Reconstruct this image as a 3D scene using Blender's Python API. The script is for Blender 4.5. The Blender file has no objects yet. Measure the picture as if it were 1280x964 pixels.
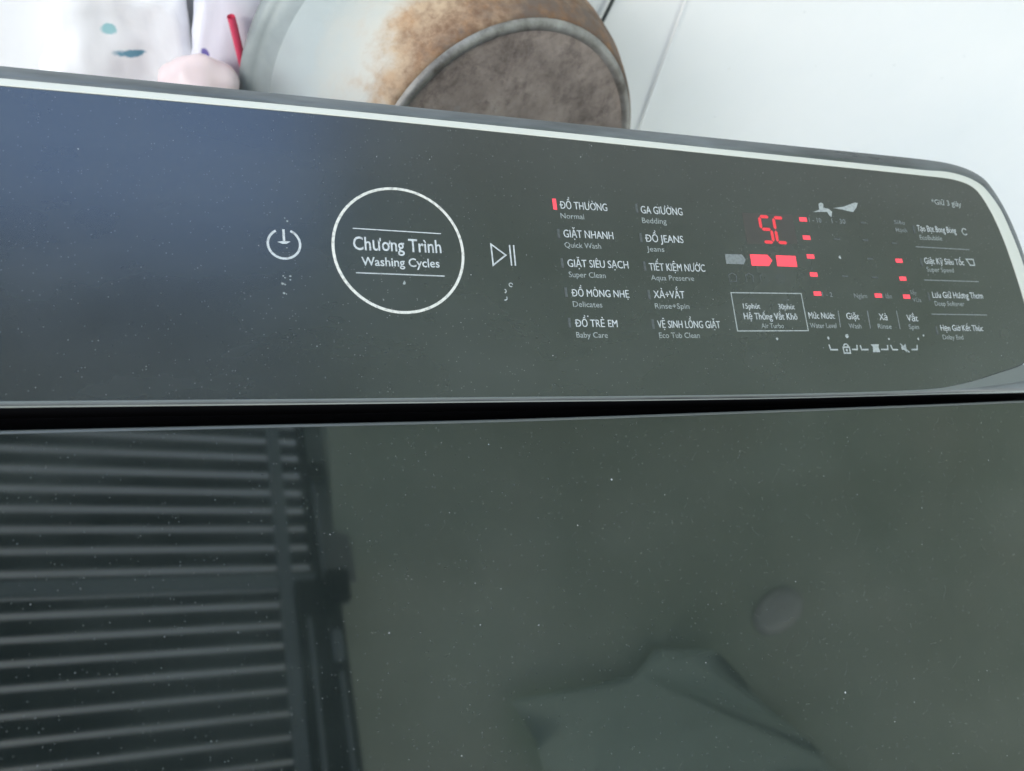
import bpy, bmesh, math, random
from mathutils import Vector, Matrix, noise

random.seed(7)
S = bpy.context.scene
COL = S.collection

# ------------------------------------------------------------------ camera, world, lamps, exposure
ORIGIN = Vector((0.0, 0.0, 0.98))          # centre of the dial ring on the control panel
TILT_PANEL = math.radians(14)
TILT_LID = math.radians(8)

cam_data = bpy.data.cameras.new("camera")
cam = bpy.data.objects.new("camera", cam_data)
COL.objects.link(cam)
S.camera = cam
cam_data.sensor_width = 36.0
cam_data.lens = 1050 / 1280 * 36.0
cam_data.clip_start = 0.01
cam_data.clip_end = 100
cam_loc = ORIGIN + Vector((-0.0758726, -0.1886706, 0.2536092))
cam_rot = Matrix(((0.93302282, 0.02659469, -0.35883302),
                  (-0.18852642, 0.88555127, -0.42456654),
                  (0.30647382, 0.46377977, 0.83125334)))
cam.matrix_world = Matrix.Translation(cam_loc) @ cam_rot.to_4x4()
cam_data.dof.use_dof = True
cam_data.dof.focus_distance = 0.335
cam_data.dof.aperture_fstop = 13.0

world = bpy.data.worlds.new("World")
S.world = world
world.use_nodes = True
bg = world.node_tree.nodes["Background"]
_wt = world.node_tree                                   # pale at the horizon, blue overhead
_tc = _wt.nodes.new("ShaderNodeTexCoord"); _sx = _wt.nodes.new("ShaderNodeSeparateXYZ"); _rp = _wt.nodes.new("ShaderNodeValToRGB")
_wt.links.new(_tc.outputs["Generated"], _sx.inputs[0]); _wt.links.new(_sx.outputs[2], _rp.inputs["Fac"])
_e = _rp.color_ramp.elements
_e[0].position = 0.1; _e[0].color = (0.50, 0.52, 0.50, 1)
_e[1].position = 1.0; _e[1].color = (0.58, 0.95, 1.85, 1)
_wt.links.new(_rp.outputs["Color"], bg.inputs[0])
bg.inputs[1].default_value = 1.6

def area_lamp(name, loc, target, sx, sy, power, color):
    d = bpy.data.lights.new(name, 'AREA')
    d.shape = 'RECTANGLE'; d.size = sx; d.size_y = sy
    d.energy = power; d.color = color
    o = bpy.data.objects.new(name, d)
    COL.objects.link(o)
    o.location = loc
    o.rotation_euler = (Vector(target) - Vector(loc)).to_track_quat('-Z', 'Y').to_euler()
    return o
area_lamp("ceiling_fill", (2.3, -2.3, 1.0), (1.7, 0.0, 2.2), 2.2, 1.6, 34, (1.0, 0.98, 0.88))  # added fill lamp to brighten the ceiling, no doorway stands behind it
area_lamp("window_daylight", (-1.5, -0.9, 2.0), (-0.1, 0.34, 0.75), 0.9, 0.9, 47, (1.0, 0.955, 0.88))

S.view_settings.view_transform = 'Standard'
S.view_settings.look = 'None'
S.view_settings.exposure = 0.0
S.view_settings.gamma = 1.0
S.view_settings.use_curve_mapping = False
S.render.engine = 'CYCLES'
S.cycles.use_denoising = True
S.cycles.max_bounces = 4
S.cycles.use_adaptive_sampling = True
S.cycles.adaptive_threshold = 0.02

# ------------------------------------------------------------------ helpers
MM = 0.001

def obj(name, mesh, mat=None, parent=None, loc=None):
    o = bpy.data.objects.new(name, mesh)
    COL.objects.link(o)
    if mat is not None and mesh is not None and not mesh.materials:
        mesh.materials.append(mat)
    if parent is not None:
        o.parent = parent
    if loc is not None:
        o.location = loc
    return o

def mesh_of(verts, faces, scale=1.0, smooth=False):
    m = bpy.data.meshes.new("mesh")
    m.from_pydata([(v[0]*scale, v[1]*scale, v[2]*scale) for v in verts], [], faces)
    m.validate()
    bm = bmesh.new(); bm.from_mesh(m)
    bmesh.ops.recalc_face_normals(bm, faces=bm.faces)
    bm.to_mesh(m); bm.free()
    if smooth:
        m.polygons.foreach_set("use_smooth", [True]*len(m.polygons))
    m.update()
    return m

def box_mesh(x0, x1, y0, y1, z0, z1, bevel=0.0, seg=2):
    bm = bmesh.new()
    bmesh.ops.create_cube(bm, size=1.0)
    for v in bm.verts:
        v.co = Vector((x0 + (v.co.x+.5)*(x1-x0), y0 + (v.co.y+.5)*(y1-y0), z0 + (v.co.z+.5)*(z1-z0)))
    if bevel:
        bmesh.ops.bevel(bm, geom=bm.edges[:], offset=bevel, segments=seg, affect='EDGES', profile=0.5)
    m = bpy.data.meshes.new("mesh"); bm.to_mesh(m); bm.free()
    return m

def tag(o, label, cat=None, group=None):
    o["label"] = label
    if cat: o["category"] = cat
    if group: o["group"] = group
    return o

def struct(o, label=None):
    o["kind"] = "structure"
    return o

def thing(name, loc, label, cat, group=None):
    o = bpy.data.objects.new(name, None)
    o.empty_display_size = 0.05
    COL.objects.link(o); o.location = loc
    return tag(o, label, cat, group)

def catmull(pts, n=6):
    out = []; N = len(pts)
    for i in range(N):
        p0, p1, p2, p3 = (Vector(pts[(i+k-1) % N]) for k in range(4))
        for j in range(n):
            t = j/n
            out.append(0.5*((2*p1) + (p2-p0)*t + (2*p0-5*p1+4*p2-p3)*t*t + (3*p1-p0-3*p2+p3)*t**3))
    return out

def loft(rings, cap=False, scale=1.0, smooth=False):
    n = len(rings[0]); verts = [v for r in rings for v in r]; faces = []
    for k in range(len(rings)-1):
        for i in range(n):
            j = (i+1) % n
            faces.append((k*n+i, k*n+j, (k+1)*n+j, (k+1)*n+i))
    if cap:
        faces.append(tuple(range((len(rings)-1)*n, len(rings)*n)))
    m = mesh_of(verts, faces, scale, smooth)
    return m

def lathe(profile, seg=96, smooth=True):
    verts, faces = [], []; n = len(profile)
    for s in range(seg):
        a = 2*math.pi*s/seg
        for r, h in profile:
            verts.append((r*math.cos(a), r*math.sin(a), h))
    for s in range(seg):
        t = (s+1) % seg
        for k in range(n-1):
            faces.append((s*n+k, t*n+k, t*n+k+1, s*n+k+1))
    m = bpy.data.meshes.new("mesh"); m.from_pydata([Vector(v)*MM for v in verts], [], faces); m.validate()
    bm = bmesh.new(); bm.from_mesh(m)
    bmesh.ops.remove_doubles(bm, verts=bm.verts, dist=1e-6)
    bmesh.ops.recalc_face_normals(bm, faces=bm.faces)
    bm.to_mesh(m); bm.free()
    m.polygons.foreach_set("use_smooth", [smooth]*len(m.polygons))
    return m

def tube(points, radius, seg=8, n=8):
    pts = []; P = [Vector(p) for p in points]
    for i in range(len(P)-1):
        p0 = P[max(i-1, 0)]; p1 = P[i]; p2 = P[i+1]; p3 = P[min(i+2, len(P)-1)]
        for j in range(n):
            t = j/n
            pts.append(0.5*((2*p1)+(p2-p0)*t+(2*p0-5*p1+4*p2-p3)*t*t+(3*p1-p0-3*p2+p3)*t**3))
    pts.append(P[-1])
    rings = []
    for i, p in enumerate(pts):
        d = (pts[min(i+1, len(pts)-1)] - pts[max(i-1, 0)]).normalized()
        a = d.orthogonal().normalized() if abs(d.x) > .9 else d.cross(Vector((1, 0, 0))).normalized()
        b = d.cross(a)
        rings.append([p + radius*(a*math.cos(2*math.pi*k/seg)+b*math.sin(2*math.pi*k/seg)) for k in range(seg)])
    return loft(rings, smooth=True)

# ------------------------------------------------------------------ materials
class NT:
    def __init__(self, name):
        self.m = bpy.data.materials.new(name); self.m.use_nodes = True
        self.t = self.m.node_tree; self.N = self.t.nodes; self.L = self.t.links
        self.b = self.N["Principled BSDF"]
        self.tc = self.N.new("ShaderNodeTexCoord")
    def set(self, **kw):
        for k, v in kw.items():
            s = self.b.inputs[k.replace('_', ' ')]
            s.default_value = (*v, 1) if isinstance(v, tuple) and len(v) == 3 else v
        return self
    def noise(self, scale, detail=4, rough=0.55, vec=None, dist=0.0):
        n = self.N.new("ShaderNodeTexNoise")
        n.inputs["Scale"].default_value = scale; n.inputs["Detail"].default_value = detail
        n.inputs["Roughness"].default_value = rough; n.inputs["Distortion"].default_value = dist
        self.L.new(vec or self.tc.outputs["Object"], n.inputs["Vector"])
        return n.outputs["Fac"]
    def ramp(self, fac, stops, interp='LINEAR'):
        r = self.N.new("ShaderNodeValToRGB"); r.color_ramp.interpolation = interp
        e = r.color_ramp.elements
        while len(e) < len(stops): e.new(0.5)
        for el, (p, c) in zip(e, stops):
            el.position = p
            el.color = (c, c, c, 1) if not isinstance(c, tuple) else (*c, 1)
        self.L.new(fac, r.inputs["Fac"])
        return r.outputs["Color"]
    def mix(self, fac, a, b, mode='MIX'):
        x = self.N.new("ShaderNodeMix"); x.data_type = 'RGBA'; x.blend_type = mode
        for s, v in ((x.inputs["Factor"], fac), (x.inputs[6], a), (x.inputs[7], b)):
            if hasattr(v, 'links'): self.L.new(v, s)
            elif isinstance(v, tuple): s.default_value = (*v, 1)
            else: s.default_value = v
        return x.outputs[2]
    def math(self, op, a, b=0.0, clamp=False):
        x = self.N.new("ShaderNodeMath"); x.operation = op; x.use_clamp = clamp
        for s, v in ((x.inputs[0], a), (x.inputs[1], b)):
            if hasattr(v, 'links'): self.L.new(v, s)
            else: s.default_value = v
        return x.outputs[0]
    def mapping(self, loc=(0, 0, 0), rot=(0, 0, 0), scale=(1, 1, 1)):
        x = self.N.new("ShaderNodeMapping")
        x.inputs["Location"].default_value = loc; x.inputs["Rotation"].default_value = rot; x.inputs["Scale"].default_value = scale
        self.L.new(self.tc.outputs["Object"], x.inputs["Vector"])
        return x.outputs["Vector"]
    def to(self, sock, name):
        self.L.new(sock, self.b.inputs[name.replace('_', ' ')]); return self
    def bump(self, h, strength=0.2, dist=0.001):
        x = self.N.new("ShaderNodeBump"); x.inputs["Strength"].default_value = strength; x.inputs["Distance"].default_value = dist
        self.L.new(h, x.inputs["Height"]); self.L.new(x.outputs["Normal"], self.b.inputs["Normal"])
        return self
    def specks(self, scale, radius, keep, vec=None):
        """mask of small dust grains: a dot in a random share of voronoi cells"""
        v = self.N.new("ShaderNodeTexVoronoi"); v.inputs["Scale"].default_value = scale
        self.L.new(vec or self.tc.outputs["Object"], v.inputs["Vector"])
        near = self.math('LESS_THAN', v.outputs["Distance"], radius)
        sep = self.N.new("ShaderNodeSeparateColor"); self.L.new(v.outputs["Color"], sep.inputs[0])
        pick = self.math('LESS_THAN', sep.outputs[0], keep)
        return self.math('MULTIPLY', self.math('MULTIPLY', near, pick), sep.outputs[1])

def plain(name, col, rough=0.5, metal=0.0, ior=1.45, emit=None, estr=0.0):
    t = NT(name).set(Base_Color=col, Roughness=rough, Metallic=metal, IOR=ior)
    if emit: t.set(Emission_Color=emit, Emission_Strength=estr)
    return t.m

def glass_mat(name, base, dust, rough_lo, rough_hi, ior, film_lo, film_hi):
    t = NT(name).set(IOR=ior)
    big = t.noise(9, 5, 0.6, dist=0.6)
    wipe = t.noise(22, 4, 0.55, vec=t.mapping(rot=(0, 0, 0.5), scale=(0.35, 1.6, 1)))
    film = t.math('ADD', t.math('MULTIPLY', big, 0.6), t.math('MULTIPLY', wipe, 0.4))
    film = t.ramp(film, [(0.35, film_lo), (0.68, film_hi)])
    film2 = film
    d = t.math('MULTIPLY', t.specks(330, 0.075, 0.10), 0.8)
    d2 = t.math('MULTIPLY', t.specks(120, 0.045, 0.10), 1.0)
    d3 = t.math('MULTIPLY', t.specks(1000, 0.20, 0.17), 0.20)
    dots = t.math('MAXIMUM', t.math('MAXIMUM', d, d2), d3)
    col = t.mix(film2, base, dust)
    col = t.mix(t.math('MULTIPLY', dots, 0.65), col, (0.55, 0.57, 0.55))
    t.to(col, 'Base_Color')
    r = t.ramp(big, [(0.3, rough_lo), (0.7, rough_hi)])
    t.to(t.math('ADD', r, t.math('MULTIPLY', dots, 0.5)), 'Roughness')
    pass
    return t.m

M = {}
M['panel_glass'] = glass_mat("panel_glass", (0.012, 0.016, 0.014), (0.16, 0.18, 0.165), 0.20, 0.28, 1.75, 0.03, 0.14)
M['lid_glass'] = glass_mat("lid_glass", (0.006, 0.009, 0.008), (0.14, 0.17, 0.15), 0.02, 0.05, 1.75, 0.0, 0.09)
t = NT("dark_bezel").set(IOR=1.5)
_n = t.noise(40, 5, 0.65, vec=t.mapping(scale=(0.25, 1.5, 1.5)))
t.to(t.ramp(_n, [(0.35, (0.055, 0.063, 0.062)), (0.62, (0.14, 0.155, 0.155)), (0.8, (0.24, 0.26, 0.26))]), 'Base_Color'); t.to(t.ramp(_n, [(0.3, 0.25), (0.7, 0.5)]), 'Roughness'); M['bezel'] = t.m
M['strip'] = plain("cream_strip", (0.56, 0.57, 0.50), 0.4)
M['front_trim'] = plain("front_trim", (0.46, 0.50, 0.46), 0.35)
M['front_edge'] = plain("front_edge", (0.13, 0.145, 0.135), 0.4)
M['black'] = NT("black_plastic").set(Base_Color=(0.004, 0.004, 0.005), Roughness=0.9, Specular_IOR_Level=0.05).m
M['lid_lip'] = plain("lid_lip", (0.075, 0.085, 0.08), 0.3, 0.0, 1.5)
t = NT("washer_body"); t.set(Base_Color=(0.09, 0.095, 0.095), Roughness=0.35); t.bump(t.noise(300, 2), 0.05, 0.0004); M['body'] = t.m
def print_mat(name, col):
    t = NT(name).set(Roughness=0.6)
    w = t.ramp(t.noise(700, 3, 0.6), [(0.30, tuple(c*0.55 for c in col)), (0.52, col)])
    t.to(w, 'Base_Color'); return t.m
M['main'] = print_mat("print_white", (0.47, 0.50, 0.485))
M['ring'] = print_mat("print_ring", (0.60, 0.60, 0.53))
M['mid'] = print_mat("print_mid", (0.34, 0.37, 0.35))
M['sub'] = print_mat("print_grey", (0.27, 0.30, 0.28))
M['faint'] = print_mat("print_faint", (0.19, 0.21, 0.20))
M['dim'] = print_mat("print_dim", (0.075, 0.085, 0.08))
M['worn'] = print_mat("print_worn", (0.32, 0.35, 0.33))
M['window'] = plain("display_window", (0.05, 0.046, 0.043), 0.2, 0, 1.6)
M['led'] = plain("led_red", (0.5, 0.03, 0.04), 0.4, emit=(1.0, 0.09, 0.13), estr=0.85)
M['segment'] = plain("segment_red", (0.4, 0.02, 0.02), 0.4, emit=(1.0, 0.075, 0.12), estr=0.52)

TEXTS = [
    ('Chương Trình', -17.58, -0.58, 33.92, 5.17, -0.0147, 'main'),
    ('Washing Cycles', -14.92, -6.75, 30.00, 3.33, -0.0056, 'main'),
    ('ĐỒ THƯỜNG', 69.25, 20.42, 22.00, 3.33, 0.0000, 'main'),
    ('Normal', 69.00, 16.08, 10.75, 2.33, 0.0078, 'sub'),
    ('GIẶT NHANH', 69.25, 7.75, 23.00, 3.33, -0.0072, 'main'),
    ('Quick Wash', 69.08, 3.25, 16.67, 2.33, -0.0050, 'sub'),
    ('GIẶT SIÊU SẠCH', 69.33, -5.17, 28.08, 3.25, -0.0030, 'main'),
    ('Super Clean', 69.25, -9.58, 16.75, 2.33, -0.0149, 'sub'),
    ('ĐỒ MỎNG NHẸ', 69.33, -17.83, 26.42, 3.08, -0.0158, 'main'),
    ('Delicates', 69.33, -22.25, 13.25, 2.33, -0.0252, 'sub'),
    ('ĐỒ TRẺ EM', 69.17, -30.67, 19.17, 3.08, -0.0174, 'main'),
    ('Baby Care', 69.08, -35.17, 14.09, 2.25, -0.0237, 'sub'),
    ('GA GIƯỜNG', 107.42, 20.25, 20.83, 3.42, 0.0040, 'main'),
    ('Bedding', 107.25, 15.75, 12.08, 2.50, 0.0138, 'sub'),
    ('ĐỒ JEANS', 107.42, 7.17, 19.00, 3.33, 0.0044, 'main'),
    ('Jeans', 107.42, 2.83, 8.58, 2.33, 0.0000, 'sub'),
    ('TIẾT KIỆM NƯỚC', 107.25, -5.83, 27.83, 3.33, 0.0030, 'main'),
    ('Aqua Preserve', 107.33, -10.17, 21.25, 2.33, 0.0039, 'sub'),
    ('XẢ+VẮT', 107.33, -18.08, 15.25, 3.25, -0.0055, 'main'),
    ('Rinse+Spin', 107.17, -22.75, 16.83, 2.33, -0.0050, 'sub'),
    ('VỆ SINH LỒNG GIẶT', 107.08, -31.17, 30.92, 3.17, -0.0135, 'main'),
    ('Eco Tub Clean', 107.08, -35.58, 19.75, 2.33, -0.0127, 'sub'),
    ('15phút', 151.50, -22.50, 9.00, 2.42, 0.0000, 'main'),
    ('30phút', 170.33, -22.67, 9.00, 2.50, 0.0000, 'main'),
    ('Hệ Thống Vắt Khô', 151.00, -27.42, 28.75, 3.00, -0.0058, 'main'),
    ('Air Turbo', 159.33, -31.42, 12.00, 2.17, -0.0069, 'sub'),
    ('Mức Nước', 186.17, -27.00, 14.75, 3.00, -0.0113, 'main'),
    ('Water Level', 185.92, -31.42, 14.92, 2.33, -0.0112, 'sub'),
    ('Giặt', 207.67, -27.25, 7.42, 3.08, -0.0225, 'main'),
    ('Wash', 208.00, -31.67, 7.25, 2.33, -0.0115, 'sub'),
    ('Xả', 227.00, -27.67, 4.92, 3.17, -0.0169, 'main'),
    ('Rinse', 225.08, -31.83, 8.25, 2.33, -0.0202, 'sub'),
    ('Vắt', 243.83, -28.17, 7.00, 3.17, -0.0119, 'main'),
    ('Spin', 244.00, -32.08, 6.25, 2.33, -0.0133, 'sub'),
    ('*Giữ 3 giây', 277.08, 33.75, 20.09, 2.83, -0.0249, 'mid'),
    ('Tạo Bọt Bong Bóng', 263.25, 18.58, 25.92, 3.25, -0.0064, 'main'),
    ('EcoBubble', 263.67, 14.17, 14.75, 2.42, -0.0056, 'sub'),
    ('Giặt Kỹ Siêu Tốc', 263.17, 1.42, 26.33, 3.17, -0.0095, 'main'),
    ('Super Speed', 263.50, -2.67, 17.75, 2.42, -0.0094, 'sub'),
    ('Lưu Giữ Hương Thơm', 263.42, -16.25, 33.50, 3.17, -0.0025, 'main'),
    ('Deep Softener', 263.75, -20.25, 19.42, 2.33, -0.0086, 'sub'),
    ('Hẹn Giờ Kết Thúc', 263.92, -33.00, 27.92, 3.00, -0.0149, 'main'),
    ('Delay End', 264.00, -37.33, 13.34, 2.33, -0.0187, 'sub'),
    ('1 - 10', 197.00, 20.42, 7.25, 2.25, -0.0115, 'faint'),
    ('1 - 30', 210.42, 20.42, 8.17, 2.33, 0.0000, 'faint'),
    ('Siêu', 249.17, 21.83, 6.67, 2.08, -0.0250, 'faint'),
    ('Mạnh', 249.08, 17.58, 7.17, 2.17, -0.0116, 'faint'),
    ('1 - 2', 196.17, -16.42, 5.92, 2.17, -0.0282, 'faint'),
    ('Ngâm', 214.67, -16.83, 7.67, 2.25, -0.0109, 'faint'),
    ('1 lần', 231.75, -16.83, 5.67, 2.25, -0.0147, 'faint'),
    ('Sấy', 249.50, -14.58, 4.09, 2.00, -0.0408, 'faint'),
    ('Vừa', 250.00, -18.42, 5.50, 2.00, -0.0303, 'faint'),
]

# wall, ledge, floor, ceiling
def plaster(name, c0, c1, sc=4.0, stains=False):
    t = NT(name).set(Roughness=0.75)
    n = t.noise(sc, 5, 0.6)
    col = t.ramp(n, [(0.3, c0), (0.7, c1)])
    if stains:
        sp = t.specks(16, 0.05, 0.22, vec=t.mapping(scale=(1, 1, 0.6)))
        col = t.mix(t.math('MULTIPLY', sp, 0.6), col, (0.42, 0.36, 0.24))
        sp2 = t.specks(60, 0.07, 0.10)
        col = t.mix(t.math('MULTIPLY', sp2, 0.35), col, (0.40, 0.42, 0.42))
    t.to(col, 'Base_Color'); t.bump(t.noise(60, 4), 0.12, 0.002)
    return t.m
M['wall'] = plaster("white_wall_paint", (0.80, 0.82, 0.82), (0.86, 0.86, 0.85), 4, True)
M['ledge'] = plaster("white_ledge_paint", (0.76, 0.77, 0.77), (0.83, 0.83, 0.81), 7, True)
M['floor'] = plaster("floor_concrete", (0.35, 0.36, 0.34), (0.46, 0.47, 0.44), 6)
M['ceiling'] = plaster("ceiling_paint", (0.58, 0.72, 0.57), (0.80, 0.90, 0.75), 2.2)

WALL_Y = 0.345
LEDGE_Z = ORIGIN.z - 0.322
CEIL_Z = ORIGIN.z + 1.5
struct(obj("floor", box_mesh(-2.6, 3.4, -3.2, WALL_Y+0.2, -0.1, 0.0), M['floor']))
_w = [(-2.6, 0.002), (3.4, 0.002), (3.4, CEIL_Z+0.25), (0.20, CEIL_Z+0.25), (0.20, ORIGIN.z+0.50), (-2.6, ORIGIN.z+0.50)]   # low parapet on the left
struct(obj("wall", mesh_of([(x, y, z) for y in (WALL_Y, WALL_Y+0.2) for x, z in _w],
      [tuple(range(6)), tuple(range(11, 5, -1))] + [(i, (i+1) % 6, 6+(i+1) % 6, 6+i) for i in range(6)]), M['wall']))
struct(obj("ledge", box_mesh(-2.6, 0.60, 0.10, WALL_Y-0.001, 0.002, LEDGE_Z, 0.004), M['ledge']))
struct(obj("ceiling", box_mesh(0.20, 3.4, -3.2, WALL_Y-0.002, CEIL_Z, CEIL_Z+0.15), M['ceiling']))

# ------------------------------------------------------------------ washing machine
WX = 0.349
washer = thing("washing_machine", (0, -0.2, 0), "dark top-loading washing machine with lit red display and glossy black lid", "washing machine")
def part(name, mesh, mat, parent=washer, loc=(0, 0, 0), rotx=0.0):
    o = obj(name, mesh, mat, parent)
    base = parent.location if parent is washer else Vector((0, 0, 0))
    o.location = Vector(loc) - base
    o.rotation_euler = (rotx, 0, 0)
    return o
cp, sp_ = math.cos(TILT_PANEL), math.sin(TILT_PANEL)
cl, sl = math.cos(TILT_LID), math.sin(TILT_LID)
LID0 = ORIGIN + Vector((0, -0.0644768, -0.0171065))

def side_profile():
    def P(v, n): return (v*cp - n*sp_, ORIGIN.z*1000 + v*sp_ + n*cp)
    def Lp(w, n): return (LID0.y*1000 + w*cl - n*sl, LID0.z*1000 + w*sl + n*cl)
    return [(60, 40), P(57, -24), P(-66, -24), Lp(-4, -30), Lp(-425, -30), (-490, LID0.z*1000-75), (-500, 60), (-480, 40)]
pr = side_profile()
verts = []; n = len(pr)
for x in (-WX*1000, WX*1000):
    verts += [(x, y, z) for y, z in pr]
faces = [tuple(range(n)), tuple(range(2*n-1, n-1, -1))] + [(i, (i+1) % n, n+(i+1) % n, n+i) for i in range(n)]
bm = bmesh.new(); mm_ = mesh_of(verts, faces, MM); bm.from_mesh(mm_)
bmesh.ops.bevel(bm, geom=bm.edges[:], offset=0.006, segments=2, affect='EDGES')
bm.to_mesh(mm_); bm.free()
part("body", mm_, M['body'], loc=(0, 0, 0))
for sx in (-1, 1):
    for y in (0.0, -0.43):
        part("foot", lathe([(0, 0), (22, 0), (24, 4), (24, 34), (18, 44), (0, 44)], 24), M['black'], loc=(sx*0.29, y, 0.0))

# --- control panel: bezel, cream strip and glass follow three nested outlines (units of 1/1.2 mm)
KU = 25/30.0
def outline(top, corner, bottom, bottom_left):
    left_top = [(-2*0 - p[0], p[1] + (top[0][1]-top[-1][1])*0.6) for p in reversed(corner[:len(corner)])]
    pts = [(p[0]*KU, p[1]*KU) for p in top] + [(p[0]*KU, p[1]*KU) for p in corner] + [(p[0]*KU, p[1]*KU) for p in bottom] + [(p[0]*KU, p[1]*KU) for p in bottom_left]
    return catmull([(x, y, 0) for x, y in pts], 6)
A = outline([(-360, 76.0), (-300, 76.4), (-230, 76.4), (-159, 76.2), (-90, 75.8), (-17, 75.4), (63, 74.8), (125, 74.4), (185, 74.0), (240, 73.6), (295, 73.2), (331, 72.8)],
            [(353, 71.8), (368, 69.6), (379.5, 65.8), (388, 59.6), (396, 45), (401.2, 28.5), (403.8, 12), (405.4, -10), (405, -36), (405, -56), (403, -69), (395, -76.6)],
            [(362, -77.2), (325, -76.6), (291, -76.2), (208, -75.3), (120, -73.6), (46, -71.8), (-50, -69.6), (-156, -67.0), (-230, -65.6), (-330, -64)],
            [(-385, -62), (-401, -50), (-404, -20), (-403, 20), (-399, 50), (-386, 67)])
B = outline([(-360, 68.3), (-300, 68.5), (-230, 68.5), (-159, 68.4), (-90, 68.3), (-17, 67.9), (63, 67.0), (125, 66.1), (185, 65.1), (240, 64.4), (295, 63.6), (331, 63.0)],
            [(350, 63.2), (363, 61.6), (373, 58.6), (381, 53.2), (389.5, 40), (394, 24), (397, 8), (399, -12), (400, -34), (398.6, -51), (394, -63), (383, -69.5)],
            [(358, -72.4), (325, -74.2), (291, -75.2), (208, -74.6), (120, -72.9), (46, -71.1), (-50, -68.9), (-156, -66.3), (-230, -64.9), (-330, -63.2)],
            [(-383, -61), (-397, -49), (-400, -20), (-399, 19), (-395, 48), (-383, 64)])
Cc = outline([(-360, 65.2), (-300, 65.3), (-230, 65.3), (-159, 65.2), (-90, 65.1), (-17, 64.8), (63, 63.7), (125, 62.7), (185, 61.7), (240, 60.8), (295, 60), (331, 59.3)],
            [(348, 58.9), (359, 57.8), (368, 55.4), (374.6, 50.4), (381, 38), (385.5, 22), (388.3, 4), (390, -14), (390.6, -31), (389.5, -44), (385.5, -54), (376, -60.8)],
            [(355, -65.6), (325, -71.2), (291, -74.0), (208, -73.6), (120, -72.0), (46, -70.2), (-50, -68.0), (-156, -65.4), (-230, -64.0), (-330, -62.3)],
            [(-381, -60), (-393, -48), (-396, -20), (-395, 18), (-391, 46), (-380, 61)])
def zz(ring, z): return [(p[0], p[1], z) for p in ring]
def lerp(a, b, t): return [a[i].lerp(b[i], t) for i in range(len(a))]
panel = part("control_panel", loft([zz(Cc, -6), zz(Cc, -0.2), zz(lerp(Cc, A, -0.03), 0.0)], cap=True, scale=MM), M['panel_glass'], loc=ORIGIN, rotx=TILT_PANEL)
panel["label"] = "black glass control panel with white print and red lights"
def sub(name, mesh, mat, loc=(0, 0, 0), parent=panel):
    o = obj(name, mesh, mat, parent); o.location = loc; return o
sub("skirt", loft([zz(A, -22), zz(A, -3.2)], scale=MM), M['black'])
sub("outer_edge_highlight", loft([zz(A, -3.2), zz(lerp(A, B, .06), -2.3), zz(lerp(A, B, .13), -1.5)], scale=MM, smooth=True), M['front_trim'])  # pale ring paints the bezel's edge highlight into its colour
sub("bezel", loft([zz(lerp(A, B, .13), -1.5), zz(lerp(A, B, .4), -0.45), zz(lerp(A, B, .75), 0.05), zz(B, 0.15), zz(B, -2)], scale=MM, smooth=True), M['bezel'])
def trim(name, mat, i0, i1):
    rings = [zz(B, -1.5), zz(B, 0.16), zz(lerp(B, Cc, .12), 0.34), zz(lerp(B, Cc, .88), 0.34), zz(Cc, 0.16), zz(Cc, -1.5)]
    n = len(rings[0]); idx = [i % n for i in range(i0, i1+1)]; k = len(idx)
    verts = [r[i] for r in rings for i in idx]
    faces = [(a*k+j, a*k+j+1, (a+1)*k+j+1, (a+1)*k+j) for a in range(len(rings)-1) for j in range(k-1)]
    return sub(name, mesh_of(verts, faces, MM), mat)
N_OUT = len(B)
trim("trim_strip", M['strip'], -5*6, 20*6)
trim("front_trim", M['front_trim'], 20*6, 23*6)
trim("front_trim", M['front_edge'], 23*6, N_OUT-5*6)

Z_PRINT = 0.06
def poly(name, pts, mat, z=Z_PRINT, parent=panel):
    """flat printed shape; origin at its centre"""
    cx = sum(p[0] for p in pts)/len(pts); cy = sum(p[1] for p in pts)/len(pts)
    bm = bmesh.new()
    vs = [bm.verts.new(((p[0]-cx)*MM, (p[1]-cy)*MM, 0)) for p in pts]
    f = bm.faces.new(vs); f.normal_update()
    if f.normal.z < 0: f.normal_flip()
    bmesh.ops.triangulate(bm, faces=bm.faces[:])
    m = bpy.data.meshes.new("mesh"); bm.to_mesh(m); bm.free()
    return sub(name, m, mat, (cx*MM, cy*MM, z*MM), parent)
def stroke(name, pts, w, mat, closed=False, z=Z_PRINT, parent=panel):
    P = [Vector((p[0], p[1])) for p in pts]; n = len(P); verts = []; faces = []
    cx = sum((p for p in P), Vector((0, 0)))/n
    for i in range(n):
        a = P[i-1] if (i > 0 or closed) else None
        b = P[(i+1) % n] if (i < n-1 or closed) else None
        d1 = (P[i]-a).normalized() if a is not None else None
        d2 = (b-P[i]).normalized() if b is not None else None
        if d1 is None: d1 = d2
        if d2 is None: d2 = d1
        nn = Vector((-d1.y-d2.y, d1.x+d2.x)).normalized()
        k = w/2/max(0.35, nn.dot(Vector((-d1.y, d1.x))))
        for s in (1, -1):
            q = P[i] + nn*k*s - cx
            verts.append((q.x, q.y, 0))
    for i in range(n if closed else n-1):
        j = (i+1) % n
        faces.append((2*i, 2*i+1, 2*j+1, 2*j))
    m = mesh_of(verts, faces, MM)
    bm = bmesh.new(); bm.from_mesh(m)
    for f in bm.faces:
        f.normal_update()
        if f.normal.z < 0: f.normal_flip()
    bm.to_mesh(m); bm.free()
    return sub(name, m, mat, (cx.x*MM, cx.y*MM, z*MM), parent)
def arc(cx, cy, r, a0, a1, n=24):
    return [(cx+r*math.cos(a0+(a1-a0)*i/n), cy+r*math.sin(a0+(a1-a0)*i/n)) for i in range(n+1)]
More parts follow.
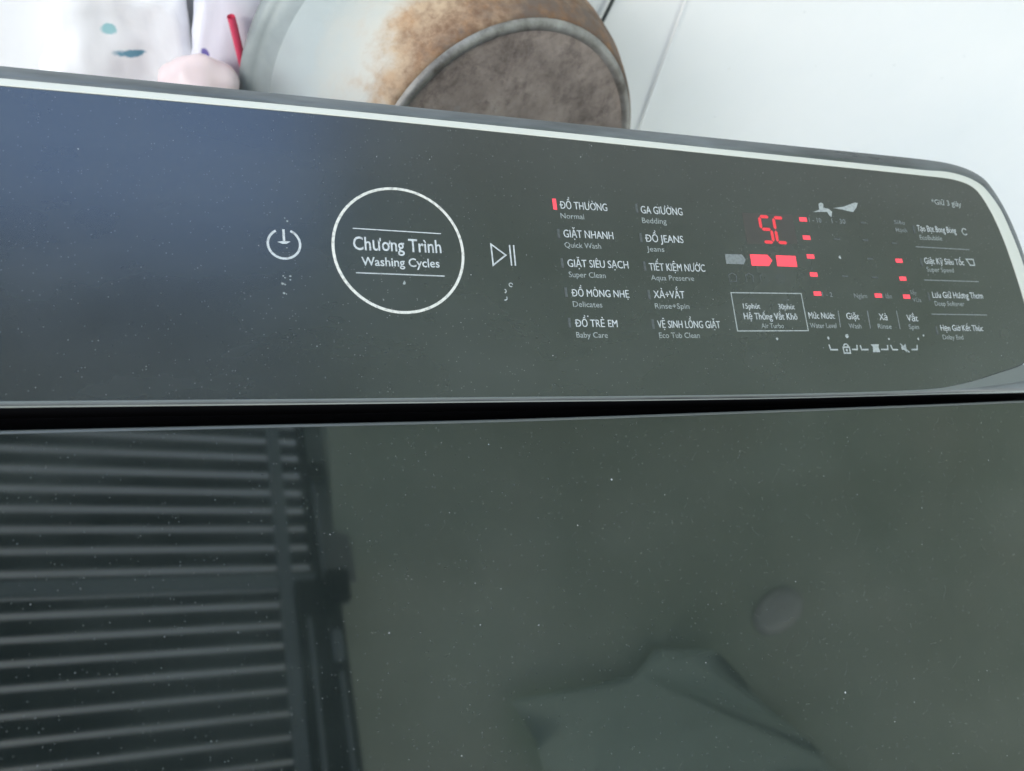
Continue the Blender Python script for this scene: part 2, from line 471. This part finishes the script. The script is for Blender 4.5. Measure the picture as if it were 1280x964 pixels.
def rect(cx, cy, w, h, lean=0.0):
    return [(cx-w/2-lean, cy-h/2), (cx+w/2-lean, cy-h/2), (cx+w/2+lean, cy+h/2), (cx-w/2+lean, cy+h/2)]

# --- lettering. Horns and the stroke of the D are laid on by hand: the built-in font fills those glyphs solid.
SPLIT = {'ơ': ('o', 'h'), 'ờ': ('ò', 'h'), 'ớ': ('ó', 'h'), 'Ờ': ('Ò', 'H'), 'Ớ': ('Ó', 'H'), 'Ơ': ('O', 'H'), 'Đ': ('D', 'b')}
_fc = bpy.data.curves.new("lettering", 'FONT')
_fo = bpy.data.objects.new("lettering", _fc); COL.objects.link(_fo)
_fc.fill_mode = 'FRONT' if 'FRONT' in [i.identifier for i in _fc.bl_rna.properties['fill_mode'].enum_items] else _fc.fill_mode
_fc.resolution_u = 3
def raw_text(s, offset=0.0):
    _fc.body = s; _fc.offset = offset
    bpy.context.view_layer.update()
    dg = bpy.context.evaluated_depsgraph_get()
    e = _fo.evaluated_get(dg); m = e.to_mesh()
    v = [tuple(x.co) for x in m.vertices]; f = [tuple(p.vertices) for p in m.polygons]
    e.to_mesh_clear()
    return v, f
def ext(v): return min(p[0] for p in v), max(p[0] for p in v), min(p[1] for p in v), max(p[1] for p in v)
CAP = ext(raw_text("H")[0])[3]; XH = ext(raw_text("x")[0])[3]
BASE_W = {}
def text_mesh(s, width, cap, bold, heavy=False):
    plain_s = ''.join(SPLIT.get(ch, (ch,))[0] for ch in s)
    v, f = raw_text(plain_s, bold)
    v = [list(p) for p in v]; f = list(f)
    for i, ch in enumerate(s):
        if ch not in SPLIT: continue
        pv = ext(raw_text(plain_s[:i+1], bold)[0])[1]         # right edge of this letter
        b = SPLIT[ch][0]
        lo, hi, _, _ = ext(raw_text(b, bold)[0]); w = hi-lo
        k = len(v)
        if SPLIT[ch][1] == 'b':
            v += [[pv-w-0.09, 0.30, 0], [pv-w+0.30, 0.30, 0], [pv-w+0.30, 0.385, 0], [pv-w-0.09, 0.385, 0]]
            f.append((k, k+1, k+2, k+3))
        else:
            top = (CAP if SPLIT[ch][1] == 'H' else XH) - 0.03
            x = pv - 0.075
            v += [[x-0.05, top-0.12, 0], [x+0.05, top-0.09, 0], [x+0.15, top+0.03, 0], [x+0.15, top+0.13, 0], [x+0.07, top+0.13, 0], [x+0.06, top+0.04, 0]]
            f += [(k, k+1, k+2, k+5), (k+5, k+2, k+3, k+4)]
    if heavy:                                               # second pass of ink, a hair to the right and above
        k = len(v); v += [[p[0]+0.022, p[1], 0.006] for p in v]; f += [tuple(i+k for i in q) for q in f]
    lo, hi, _, _ = ext(v)
    sx = width/(hi-lo); sy = cap/CAP
    m = bpy.data.meshes.new("mesh")
    m.from_pydata([((p[0]-lo)*sx*MM, p[1]*sy*MM, p[2]*MM) for p in v], [], f); m.validate()
    bm = bmesh.new(); bm.from_mesh(m)
    for q in bm.faces:
        q.normal_update()
        if q.normal.z < 0: q.normal_flip()
    bm.to_mesh(m); bm.free()
    return m
NAMES = {'main': 'program_name', 'sub': 'program_subtitle', 'mid': 'hold_note', 'faint': 'setting_value'}
for s, u, v, w, h, ang, tone in TEXTS:
    big = s in ("Chương Trình", "Washing Cycles")
    m = text_mesh(s, w, h, (0.012 if big else 0.0) if tone == 'main' else 0.005, tone == 'main' and not big)
    nm = 'dial_lettering' if big else ('option_name' if (tone == 'main' and u > 145) else ('option_subtitle' if (tone == 'sub' and u > 145) else NAMES[tone]))
    o = sub(nm, m, M[tone], (u*MM, v*MM, Z_PRINT*MM))
    o.rotation_euler = (0, 0, ang*0.6)
    o["label"] = 'printed words "%s"' % s
bpy.data.objects.remove(_fo); bpy.data.curves.remove(_fc)

# --- dial ring and its rules
sub("dial_ring", loft([[(r*math.cos(2*math.pi*i/120), r*math.sin(2*math.pi*i/120), z) for i in range(120)] for r, z in ((24.45, 0.0), (24.5, 0.12), (25.5, 0.12), (25.55, 0.0))], scale=MM), M['ring'])
stroke("dial_rule", [(-17.25, 7.9), (16.83, 7.1)], 0.42, M['main'])
stroke("dial_rule", [(-17.25, -9.7), (16.67, -10.3)], 0.42, M['main'])
poly("worn_mark", [(0, -13.9), (0.9, -14), (1.2, -13.2), (0.7, -12.4), (0.3, -13.1)], M['worn'])
# --- power and play/pause
pw = stroke("power_icon", arc(-42.5, 0.75, 5.65, math.radians(118), math.radians(424), 40), 0.85, M['main'])
poly("power_icon_bar", rect(-42.45, 3.75, 0.85, 5.3), M['main'], z=0.07)
poly("power_icon_bar", [(-44.9, 1.5), (-43.2, 0.75), (-41.6, 0.8), (-40.2, 1.7), (-42.4, 1.9)], M['main'], z=0.08)
for x, y, s in ((-43.4, -11.5, .5), (-42.8, -12.2, .4), (-40.9, -11.6, .55), (-41.0, -12.9, .4), (-43.8, -14.4, .6), (-42.9, -14.8, .35), (-43.5, -18.0, .6), (-42.6, -18.3, .3), (-41.6, -0.7, .4), (-40.9, 9.7, .45), (-41.8, 10.8, .35)):
    poly("worn_mark", [(x+s*random.uniform(.6, 1.1)*math.cos(a), y+s*random.uniform(.4, 1)*math.sin(a)) for a in [k*math.pi/3 for k in range(6)]], M['sub'])
stroke("play_icon", [(37.0, 3.5), (42.8, -0.92), (37.0, -5.3)], 0.62, M['main'], closed=True)
stroke("pause_bar", [(44.85, 3.45), (44.75, -5.3)], 0.62, M['main'])
stroke("pause_bar", [(46.6, 3.45), (46.4, -5.3)], 0.62, M['main'])
stroke("worn_mark", arc(43.5, -13.4, 0.75, 0, 5.4, 12), 0.42, M['worn'])
stroke("worn_mark", arc(40.4, -16.0, 0.8, -1.3, 1.3, 8), 0.45, M['worn'])
stroke("worn_mark", arc(40.4, -18.9, 0.85, -2.0, 0.7, 8), 0.5, M['worn'])
# --- indicators beside the programmes
for u, v in ((67.08, 9.25), (67.0, -3.58), (67.0, -16.17), (66.83, -29.0), (105.5, 22.42), (105.42, 9.0), (105.2, -3.92), (105.2, -16.75), (105.0, -29.58), (261.17, 19.42), (261.08, 2.08), (261.0, -15.67), (261.2, -32.75)):
    poly("indicator_window", rect(u, v, 1.15, 4.2), M['dim'])
o = poly("indicator_light", rect(67.0, 22.25, 1.7, 4.9), M['led']); o["label"] = "lit red indicator bar"
# --- display window with SC
poly("display_window", [(159.6, 8.0), (187.9, 9.0), (188.0, 23.6), (159.8, 23.2)], M['window'], z=0.03)
def seg7(x0, x1, y0, y1, on, lean):
    ym = (y0+y1)/2; t_ = 1.55; g = 0.25
    def L(x, y): return (x + lean*(y-y0)/(y1-y0), y)
    def hbar(y): return [L(x0+g, y), L(x0+g+t_*.5, y+t_/2), L(x1-g-t_*.5, y+t_/2), L(x1-g, y), L(x1-g-t_*.5, y-t_/2), L(x0+g+t_*.5, y-t_/2)]
    def vbar(x, a, b): return [L(x, a+g), L(x+t_/2, a+g+t_*.5), L(x+t_/2, b-g-t_*.5), L(x, b-g), L(x-t_/2, b-g-t_*.5), L(x-t_/2, a+g+t_*.5)]
    shapes = dict(a=hbar(y1), g=hbar(ym), d=hbar(y0), f=vbar(x0, ym, y1), b=vbar(x1, ym, y1), e=vbar(x0, y0, ym), c=vbar(x1, y0, ym))
    for k in on:
        poly("digit_segment", shapes[k], M['segment'])
seg7(168.9, 174.4, 9.4, 21.8, "afgcd", 0.0)
seg7(176.7, 182.2, 9.4, 21.6, "afed", 0.0)
poly("status_block", [(160.1, 3.1), (169.6, 3.2), (171.7, 0.5), (169.4, -2.2), (160.0, -2.3)], M['led'])["label"] = "lit red arrow block"
poly("status_block", [(174.2, 3.1), (185.2, 3.1), (185.1, -2.25), (174.0, -2.2)], M['led'])["label"] = "lit red rectangular block"
poly("status_block", [(146.7, 2.8), (155.8, 2.9), (157.3, 0.6), (155.9, -1.8), (146.6, -1.8)], M['faint'])["label"] = "unlit grey arrow block"
for u in (148.75, 157.67, 165.5, 174.25):
    stroke("faint_icon", [(u-1.8, -10), (u-2.0, -7), (u, -6.0), (u+2.0, -7), (u+1.7, -10)], 0.5, M['dim'], closed=(u < 150 or u > 170))
for u, v in ((193.67, 21.5), (193.67, 12.42), (193.8, 3.08), (193.6, -5.75), (193.6, -15.0), (246.92, 2.5), (246.9, -6.67), (246.8, -15.83), (229.33, -15.5)):
    poly("level_light", rect(u, v, 4.3, 2.1), M['led'])
for u, v in ((211.5, 12.33), (211.75, -6.17), (228.67, 12.5), (229.0, 3.0), (229.42, -6.42), (246.58, 11.58), (229.83, 21.5)):
    poly("level_mark", rect(u, v, 3.6, 0.9), M['dim'])
for u, v in ((156.58, -18.17), (174.75, -18.17)):
    poly("level_mark", rect(u, v, 4.5, 0.7), M['dim'])
for u, v, s in ((210.9, 3.25, 1.0), (166.6, -36.3, .8), (194.8, -36.25, .8), (205.8, -35.5, 1.2), (230.3, -36.9, .7), (248.3, -37.0, .7), (252.0, -35.3, .6)):
    poly("worn_mark", [(u+s*random.uniform(.6, 1.1)*math.cos(a), v+s*random.uniform(.6, 1.1)*math.sin(a)) for a in [k*math.pi/3 for k in range(6)]], M['mid'])
for a, b in (((203.5, -23.17), (203.0, -31.1)), ((220.75, -23.1), (220.45, -31.75)), ((238.5, -23), (238.3, -32.1))):
    stroke("divider", [a, b], 0.5, M['faint'])
for a, b in (((259.6, 10.2), (295.5, 9.8)), ((260.2, -7.1), (296.7, -7.3)), ((260, -24.6), (296.8, -24.9))):
    stroke("divider", [a, b], 0.5, M['faint'])
stroke("option_frame", [(146.4, -15.2), (184.35, -15.1), (184.4, -32.7), (146.4, -32.7)], 0.45, M['mid'], closed=True)
for p in ([(194.5, -39.25), (194.9, -41.7), (199.1, -41.75)], [(207, -41.7), (210.1, -41.8), (210.4, -39.6)], [(212.3, -39.7), (212.7, -41.9), (216.8, -41.9)],
          [(224.2, -41.9), (228.2, -42.0), (228.5, -39.8)], [(230.4, -39.8), (231.1, -42.1), (234.3, -42.15)], [(242.6, -42.2), (246.1, -42.2), (246.7, -40)]):
    stroke("lock_bracket", p, 0.75, M['mid'])
# little child-lock, no-sound and basket signs between the brackets
stroke("lock_icon", rect(204.0, -42.0, 3.6, 2.8), 0.7, M['mid'], closed=True)
stroke("lock_icon", arc(204.0, -40.4, 1.3, 0, math.pi, 10), 0.7, M['mid'])
poly("lock_icon", rect(204.0, -42.0, 1.1, 1.2), M['mid'])
poly("basket_icon", [(218.5, -39.4), (223.6, -39.4), (222.9, -40.6), (223.4, -43.2), (219.0, -43.2), (219.6, -40.6)], M['mid'])
poly("sound_icon", [(236.6, -40.6), (238.0, -40.6), (239.6, -39.2), (239.6, -43.6), (238.0, -42.2), (236.6, -42.2)], M['mid'])
stroke("sound_icon", [(236.4, -39.2), (241.0, -43.6)], 0.6, M['mid'])
stroke("drum_icon", arc(295.0, 19.6, 1.7, 0.6, 5.6, 14), 0.6, M['mid'])
stroke("drum_icon", [(291.6, 4.6), (296.4, 4.6), (296.4, 1.4), (293.4, 1.4)], 0.7, M['mid'], closed=True)
# worn white print above the lights
poly("worn_print", [(200.25, 25.6), (204.3, 26.9), (204.6, 30.0), (206.2, 30.75), (207.4, 30.2), (207.1, 28.1), (210.2, 27.7), (211.8, 26.2), (210.8, 23.4), (209.7, 24.3), (208.8, 26.1), (205, 25.9)], M['mid'])
poly("worn_print", [(212.8, 28.25), (219.2, 29.25), (226.9, 31.9), (228.7, 31.7), (227.2, 29.2), (224.7, 26.85), (221.8, 27.1), (218.2, 27.8)], M['mid'])

# --- lid: lip and glass, in the lid's own tilted frame
def lid_outline(back_off, side, front, r):
    back = [(-300, 6.4), (-220, 5.4), (-130.6, 3.7), (-54.9, 2.1), (38.2, 0.2), (155.8, -0.9), (250, -1.6), (322, -2.1)]
    pts = [(x, y-back_off, 0) for x, y in back]
    pts += [(side-8, -5-back_off, 0), (side-2, -12-back_off, 0), (side, -30, 0), (side, -120, 0), (side, -260, 0), (side, front+r, 0), (side-r*.3, front+r*.3, 0), (side-r, front, 0),
            (150, front-4, 0), (0, front-5, 0), (-150, front-4, 0), (-side+r, front, 0), (-side+r*.3, front+r*.3, 0), (-side, front+r, 0), (-side, -260, 0), (-side, -120, 0), (-side, -25, 0), (-side+2, -6-back_off, 0), (-side+9, 3-back_off, 0)]
    return catmull(pts, 5)
LO = lid_outline(0, 345, -430, 40)
LI = lid_outline(1.6, 341, -425, 38)
lid = part("lid", loft([zz(LI, -3), zz(LI, -0.15), zz(LI, -0.1)], cap=True, scale=MM), M['lid_glass'], loc=LID0, rotx=TILT_LID)
lid["label"] = "glossy black glass lid reflecting a slatted opening"
sub("lid_skirt", loft([zz(LO, -26), zz(LO, -1.6)], scale=MM), M['black'], parent=lid)
sub("lid_lip", loft([zz(LO, -1.6), zz(LO, -1.2), zz(lerp(LO, LI, .25), -0.3), zz(lerp(LO, LI, .5), 0.0), zz(lerp(LO, LI, .85), 0.0), zz(lerp(LO, LI, .98), -0.5), zz(lerp(LO, LI, .98), -3)], scale=MM, smooth=True), M['lid_lip'], parent=lid)
sub("lid_tray", loft([zz(LI, -3.2), zz(lerp(LI, [Vector((0, -200, 0))]*len(LI), .02), -27)], cap=True, scale=MM), M['black'], parent=lid)
part("hinge_channel", box_mesh(-0.345, 0.345, -0.090, -0.040, ORIGIN.z-0.056, ORIGIN.z-0.033), M['black'])

# ------------------------------------------------------------------ cooking pot standing on its rim, leaning on the wall
POT_B = Vector((0.1256713, 0.1739832, -0.1478433)) + ORIGIN
POT_A = Vector((0.25538, -0.90640, 0.33648)).normalized()
q = POT_A.to_track_quat('Z', 'Y')
POT_H = 0.130
pot = thing("cooking_pot", POT_B - POT_A*POT_H, "scorched aluminium cooking pot leaning on the white wall, sooty base outward", "pot")
pot.rotation_mode = 'QUATERNION'; pot.rotation_quaternion = q
t = NT("pot_aluminium").set(Metallic=0.55, Roughness=0.45, IOR=1.5)
sep = t.N.new("ShaderNodeSeparateXYZ"); t.L.new(t.tc.outputs["Object"], sep.inputs[0])
n1 = t.noise(16, 6, 0.65, dist=0.4); n2 = t.noise(70, 5, 0.7)
hgt = t.math('MULTIPLY', sep.outputs[2], 9.0)                                  # 0 at rim, 1.17 at base
side = t.math('ADD', t.math('MULTIPLY', sep.outputs[0], 2.2), t.math('MULTIPLY', sep.outputs[1], 2.6))
sc = t.math('ADD', t.math('ADD', hgt, side), t.math('ADD', t.math('MULTIPLY', n1, 0.75), t.math('MULTIPLY', n2, 0.35)))
sc = t.math('MULTIPLY', sc, 0.5)
colr = t.ramp(sc, [(0.50, (0.50, 0.55, 0.53)), (0.69, (0.56, 0.55, 0.48)), (0.79, (0.50, 0.37, 0.24)), (0.88, (0.34, 0.225, 0.14)), (0.96, (0.15, 0.11, 0.085))])
mott = t.math('MULTIPLY', t.ramp(t.noise(120, 6, 0.75), [(0.44, 0.0), (0.62, 0.75)]), t.ramp(sc, [(0.70, 0.0), (0.88, 1.0)]))
colr = t.mix(mott, colr, (0.16, 0.085, 0.045))
rust = t.math('MULTIPLY', t.ramp(t.noise(34, 5, 0.7), [(0.48, 0.0), (0.68, 0.42)]), t.ramp(sc, [(0.62, 0.0), (0.78, 1.0)]))
colr = t.mix(rust, colr, (0.46, 0.22, 0.075))
t.to(colr, 'Base_Color'); t.to(t.ramp(sc, [(0.5, 0.42), (0.9, 0.75)]), 'Roughness'); t.to(t.ramp(sc, [(0.55, 0.55), (0.8, 0.1)]), 'Metallic')
t.bump(t.math('ADD', n2, n1), 0.15, 0.002)
M['pot'] = t.m
t = NT("pot_base_soot").set(Roughness=0.7, Metallic=0.15)
n1 = t.noise(26, 8, 0.72, dist=0.15); n2 = t.noise(75, 6, 0.75)
c1 = t.ramp(n1, [(0.30, (0.10, 0.075, 0.065)), (0.45, (0.27, 0.22, 0.19)), (0.60, (0.40, 0.33, 0.285)), (0.78, (0.50, 0.44, 0.39))])
c1 = t.mix(t.ramp(n2, [(0.30, 0.7), (0.48, 0.0)]), c1, (0.09, 0.065, 0.06))
c1 = t.mix(t.math('MULTIPLY', t.specks(70, 0.22, 0.10), 0.7), c1, (0.34, 0.33, 0.31))
t.to(c1, 'Base_Color'); t.bump(n1, 0.5, 0.004); M['pot_base'] = t.m
t = NT("pot_base_ring").set(Roughness=0.5, Metallic=0.4)
t.to(t.ramp(t.noise(35, 6, 0.7), [(0.32, (0.10, 0.085, 0.07)), (0.5, (0.27, 0.26, 0.235)), (0.7, (0.42, 0.41, 0.38))]), 'Base_Color'); M['pot_ring'] = t.m
t = NT("pot_rim_metal").set(Roughness=0.55, Metallic=0.2); t.to(t.ramp(t.noise(40, 4), [(0.3, (0.25, 0.285, 0.275)), (0.7, (0.34, 0.375, 0.36))]), 'Base_Color'); M['pot_rim'] = t.m
H = 130
def pp(l): return [(r, H-h) for r, h in l]
obj("pot_wall", lathe(pp([(101, 3), (102.8, 2.5), (105.2, 6), (108.4, 12), (112.4, 23), (116, 38), (119.8, 62), (123, 92), (124.8, 110), (126, 114), (126.3, 116), (124.3, 117), (122.6, 112), (121.5, 70), (118, 40), (113, 22), (104, 12), (60, 9), (0, 9)])), M['pot'], pot)
obj("pot_rim", lathe(pp([(124.4, 107), (125.2, 109.5), (127.2, 113.5), (129.6, 118), (132.5, 120), (135.5, 121.5), (137.6, 125), (137.6, 129), (135.5, 132), (132, 132.6), (129, 131), (126.5, 127), (125.0, 118)])), M['pot_rim'], pot)
obj("base_ring", lathe(pp([(94.0, 3.0), (95.2, 1.0), (97, -0.3), (99, -0.4), (101, 0.8), (102.6, 4)])), M['pot_ring'], pot)
obj("base_plate", lathe(pp([(0, 2.2), (40, 2.0), (80, 1.8), (94.8, 2.0)]), 96), M['pot_base'], pot)

# ------------------------------------------------------------------ loose things on the ledge and the wall
def crumple(sx, sy, sz, seed, amp=0.012, cuts=14, taper=0.75):
    bm = bmesh.new(); bmesh.ops.create_cube(bm, size=1.0)
    bmesh.ops.subdivide_edges(bm, edges=bm.edges[:], cuts=cuts, use_grid_fill=True)
    for v in bm.verts:
        d = v.co.normalized()
        p = v.co.lerp(d*0.62, 0.55)
        k = 1 - (1-taper)*max(0, p.z+0.5)
        p = Vector((p.x*sx*k, p.y*sy*k, (p.z+0.5)*sz))
        o3 = Vector((seed*3.1, seed*1.7, 0))
        p += d*(noise.noise(p*28+o3)*amp + abs(noise.noise(p*60+o3))*amp*0.7)
        p.z = max(p.z, 0.0)
        v.co = p
    m = bpy.data.meshes.new("mesh"); bm.to_mesh(m); bm.free()
    m.polygons.foreach_set("use_smooth", [True]*len(m.polygons))
    return m
def bag_mat(name, col, prints):
    t = NT(name).set(Base_Color=col, Roughness=0.35)
    c = col
    for (px, pz, rx, rz, pc) in prints:
        v = t.mapping(loc=(-px/rx, 0, -pz/rz), scale=(1/rx, 0, 1/rz))
        ln = t.N.new("ShaderNodeVectorMath"); ln.operation = 'LENGTH'; t.L.new(v, ln.inputs[0])
        w = t.math('ADD', ln.outputs["Value"], t.math('MULTIPLY', t.noise(90, 3), 0.9))
        c = t.mix(t.ramp(w, [(0.75, 1.0), (0.9, 0.0)]), c, pc)
    if c is not col: t.to(c, 'Base_Color')
    return t.m
o = obj("plastic_bag", crumple(0.10, 0.035, 0.170, 2, 0.007, 20), bag_mat("bag_white", (0.90, 0.91, 0.91), [(0.006, 0.124, 0.026, 0.0075, (0.14, 0.34, 0.44)), (-0.006, 0.142, 0.013, 0.008, (0.35, 0.62, 0.64))]), loc=(-0.112, 0.322, LEDGE_Z))
tag(o, "crumpled white plastic bag with teal print on the ledge", "bag")
o = obj("plastic_bag", crumple(0.075, 0.05, 0.205, 5, 0.008), bag_mat("bag_lilac", (0.78, 0.78, 0.84), [(-0.024, 0.145, 0.006, 0.012, (0.16, 0.14, 0.42))]), loc=(-0.036, 0.308, LEDGE_Z))
tag(o, "pale lilac plastic bag standing beside the pot rim", "bag")
o = obj("cloth_bundle", crumple(0.06, 0.045, 0.160, 9, 0.008), bag_mat("cloth_pink", (0.84, 0.68, 0.66), []), loc=(-0.066, 0.252, LEDGE_Z))
tag(o, "pink cloth bundle on the ledge left of the pot", "cloth")

o = obj("stick", tube([Vector((-0.0450, 0.2757, ORIGIN.z-0.133)), Vector((-0.0386, 0.274, ORIGIN.z-0.160)), Vector((-0.003, 0.268, LEDGE_Z+0.002))], 0.0026), plain("red_stick", (0.72, 0.07, 0.14), 0.4))
tag(o, "thin red stick leaning on the lilac bag beside the pot rim", "stick")
# cords on the wall
cord = plain("dark_cord", (0.05, 0.06, 0.06), 0.5)
wcord = plain("white_cable", (0.88, 0.88, 0.88), 0.5)
o = obj("cord", tube([Vector((0.240, 0.338, 1.62)), Vector((0.238, 0.339, 1.2)), Vector((0.240, 0.340, ORIGIN.z-0.131)), Vector((0.238, 0.341, ORIGIN.z-0.16)), Vector((0.232, 0.341, ORIGIN.z-0.25)), Vector((0.225, 0.341, LEDGE_Z+0.003))], 0.0016), cord)
tag(o, "thin dark cord hanging down the wall behind the pot", "cord")
o = obj("cable", tube([Vector((0.140, 0.3425, 1.75)), Vector((0.235, 0.3425, 1.2)), Vector((0.303, 0.3425, ORIGIN.z-0.121)), Vector((0.3165, 0.3425, ORIGIN.z-0.193)), Vector((0.3275, 0.3425, ORIGIN.z-0.25)), Vector((0.341, 0.338, LEDGE_Z+0.004))], 0.0009), wcord)
tag(o, "white cable running down the white wall right of the pot", "cable")

# ------------------------------------------------------------------ sloping slatted roof light overhead, seen mirrored in the lid
ex = Vector((0.98544, -0.077199, 0.151486)); ey = Vector((0.0024089, 0.897225, 0.441567)); ez = Vector((-0.170005, -0.434773, 0.884348))
grille = thing("slatted_grille", ORIGIN + Vector((0, 0, 1.5)), "sloping dark slatted grille under an added light-diffusing sheet, mirrored in the left of the lid", "grille")
grille.matrix_world = Matrix(((ex.x, ey.x, ez.x, grille.location.x), (ex.y, ey.y, ez.y, grille.location.y), (ex.z, ey.z, ez.z, grille.location.z), (0, 0, 0, 1)))
slat_mat = plain("slat_metal", (0.018, 0.022, 0.023), 0.55)
rail_mat = plain("rail_metal", (0.34, 0.40, 0.42), 0.5)
dark_mat = plain("frame_metal", (0.015, 0.017, 0.017), 0.6)
t = NT("sky_diffuser")  # added diffuser above the slats, warm tint turns blue sky light neutral
tr = t.N.new("ShaderNodeBsdfTranslucent")
t.L.new(t.ramp(t.noise(3, 4), [(0.3, (0.92, 0.86, 0.72)), (0.7, (1.0, 0.95, 0.80))]), tr.inputs[0])
t.L.new(tr.outputs[0], t.N["Material Output"].inputs[0]); diffuser_mat = t.m
def gpart(name, x0, x1, y0, y1, z0, z1, mat, bev=0.002):
    o = obj(name, box_mesh(-(x1-x0)/2, (x1-x0)/2, -(y1-y0)/2, (y1-y0)/2, 0, z1-z0, bev, 1), mat, grille)
    o.location = ((x0+x1)/2, (y0+y1)/2, z0); return o
LINES = [0.266, 0.223, 0.1795, 0.136, 0.0905, 0.0475, 0.0045, -0.0385, -0.082, -0.1265, -0.2040, -0.2455, -0.2862, -0.3275, -0.3715, -0.413, -0.4545, -0.496, -0.5375, -0.579, -0.62, -0.662, -0.7035, -0.745]
for a, b in zip(LINES[:-1], LINES[1:]):
    ga = max(0.006, 0.0142 + 0.012*min(a, 0.1)); gb = max(0.006, 0.0142 + 0.012*min(b, 0.1))
    y1, y0 = a - ga/2, b + gb/2
    if y1 - y0 > 0.06:
        gpart("slat", -1.3, 0.165, -0.148, y1, 0.0, 0.006, slat_mat)
        gpart("slat", -1.3, 0.165, y0, -0.176, 0.0, 0.006, slat_mat)
    else:
        gpart("slat", -1.3, 0.165, y0, y1, 0.0, 0.006, slat_mat)
gpart("sheet", -1.3, 0.17, -0.76, 0.262, 0.020, 0.022, diffuser_mat, 0)
gpart("rail", 0.078, 0.103, -0.76, 0.262, -0.022, -0.002, rail_mat)
gpart("crossbar", -1.3, 0.165, -0.175, -0.147, -0.016, -0.002, rail_mat)
gpart("end_frame", 0.152, 0.192, -0.76, -0.168, -0.030, 0.018, dark_mat)
gpart("end_rail", 0.150, 0.160, -0.166, 0.262, -0.020, 0.018, dark_mat)
gpart("edge_plate", 0.161, 0.235, -0.166, 0.262, -0.010, -0.006, plain("edge_plate", (0.34, 0.38, 0.37), 0.6))
gpart("hinge", 0.150, 0.186, 0.055, 0.098, -0.050, -0.024, dark_mat, 0.004)
gpart("hinge", 0.160, 0.204, -0.225, -0.160, -0.060, -0.031, dark_mat, 0.004)
gpart("lock_plate", 0.106, 0.153, -0.76, -0.168, -0.030, -0.001, dark_mat)
gpart("latch", 0.160, 0.180, -0.34, -0.28, -0.050, -0.031, rail_mat, 0.004)
gpart("bolt_rod", 0.162, 0.170, -0.150, 0.055, -0.032, -0.021, rail_mat)
gpart("bolt_rod", 0.118, 0.126, -0.74, -0.25, -0.042, -0.031, rail_mat)
gpart("bolt_rod", 0.168, 0.175, -0.74, -0.36, -0.045, -0.031, rail_mat)

# unlit round lamp and a hung cloth under the ceiling, both mirrored faintly on the right of the lid
lampth = thing("ceiling_lamp", (1.285, -0.35, CEIL_Z), "unlit white oval ceiling lamp mirrored faintly in the lid", "lamp")
lampth.scale = (1.0, 0.62, 1.0); lampth.rotation_euler = (0, 0, 0.35)
o = obj("lamp_shade", lathe([(0, -24), (28, -23), (50, -20), (66, -15), (74, -8), (74, -2)], 48), plain("lamp_opal", (0.88, 0.95, 0.90), 0.3), lampth)
o = obj("lamp_base", lathe([(74, -8), (78, -8), (80, -2), (74, -1)], 48), plain("lamp_rim", (0.72, 0.75, 0.74), 0.4), lampth)
CL = [Vector(p) for p in ((0.551, -0.448), (0.855, -0.438), (0.913, -0.390), (1.048, -0.408), (1.340, -0.717), (1.50, -0.90), (0.66, -0.74))]
def cloth_mesh(z):
    bm = bmesh.new()
    vs = [bm.verts.new((p.x, p.y, 0)) for p in CL]
    bm.faces.new(vs)
    bmesh.ops.triangulate(bm, faces=bm.faces[:])
    for _ in range(5):
        bmesh.ops.subdivide_edges(bm, edges=bm.edges[:], cuts=1)
    for v in bm.verts:
        u = v.co.x*0.72 + v.co.y*0.69; w = -v.co.x*0.69 + v.co.y*0.72
        v.co.z = 0.018*math.sin(w*-22 + 2.2*noise.noise(Vector((u*3, w*3, 0)))) + 0.012*noise.noise(Vector((u*9, w*14, 3)))
    m = bpy.data.meshes.new("mesh"); bm.to_mesh(m); bm.free()
    m.polygons.foreach_set("use_smooth", [True]*len(m.polygons))
    return m
ct = NT("hung_cloth_weave").set(Roughness=0.9, Base_Color=(0.66, 0.84, 0.72)); ct.bump(ct.noise(400, 2), 0.2, 0.001)
o = obj("hung_cloth", cloth_mesh(0), ct.m, loc=(0, 0, ORIGIN.z+1.455))
sol = o.modifiers.new("thickness", 'SOLIDIFY'); sol.thickness = 0.003
tag(o, "pale green cloth slung under the ceiling, mirrored at the lid's lower right", "cloth")
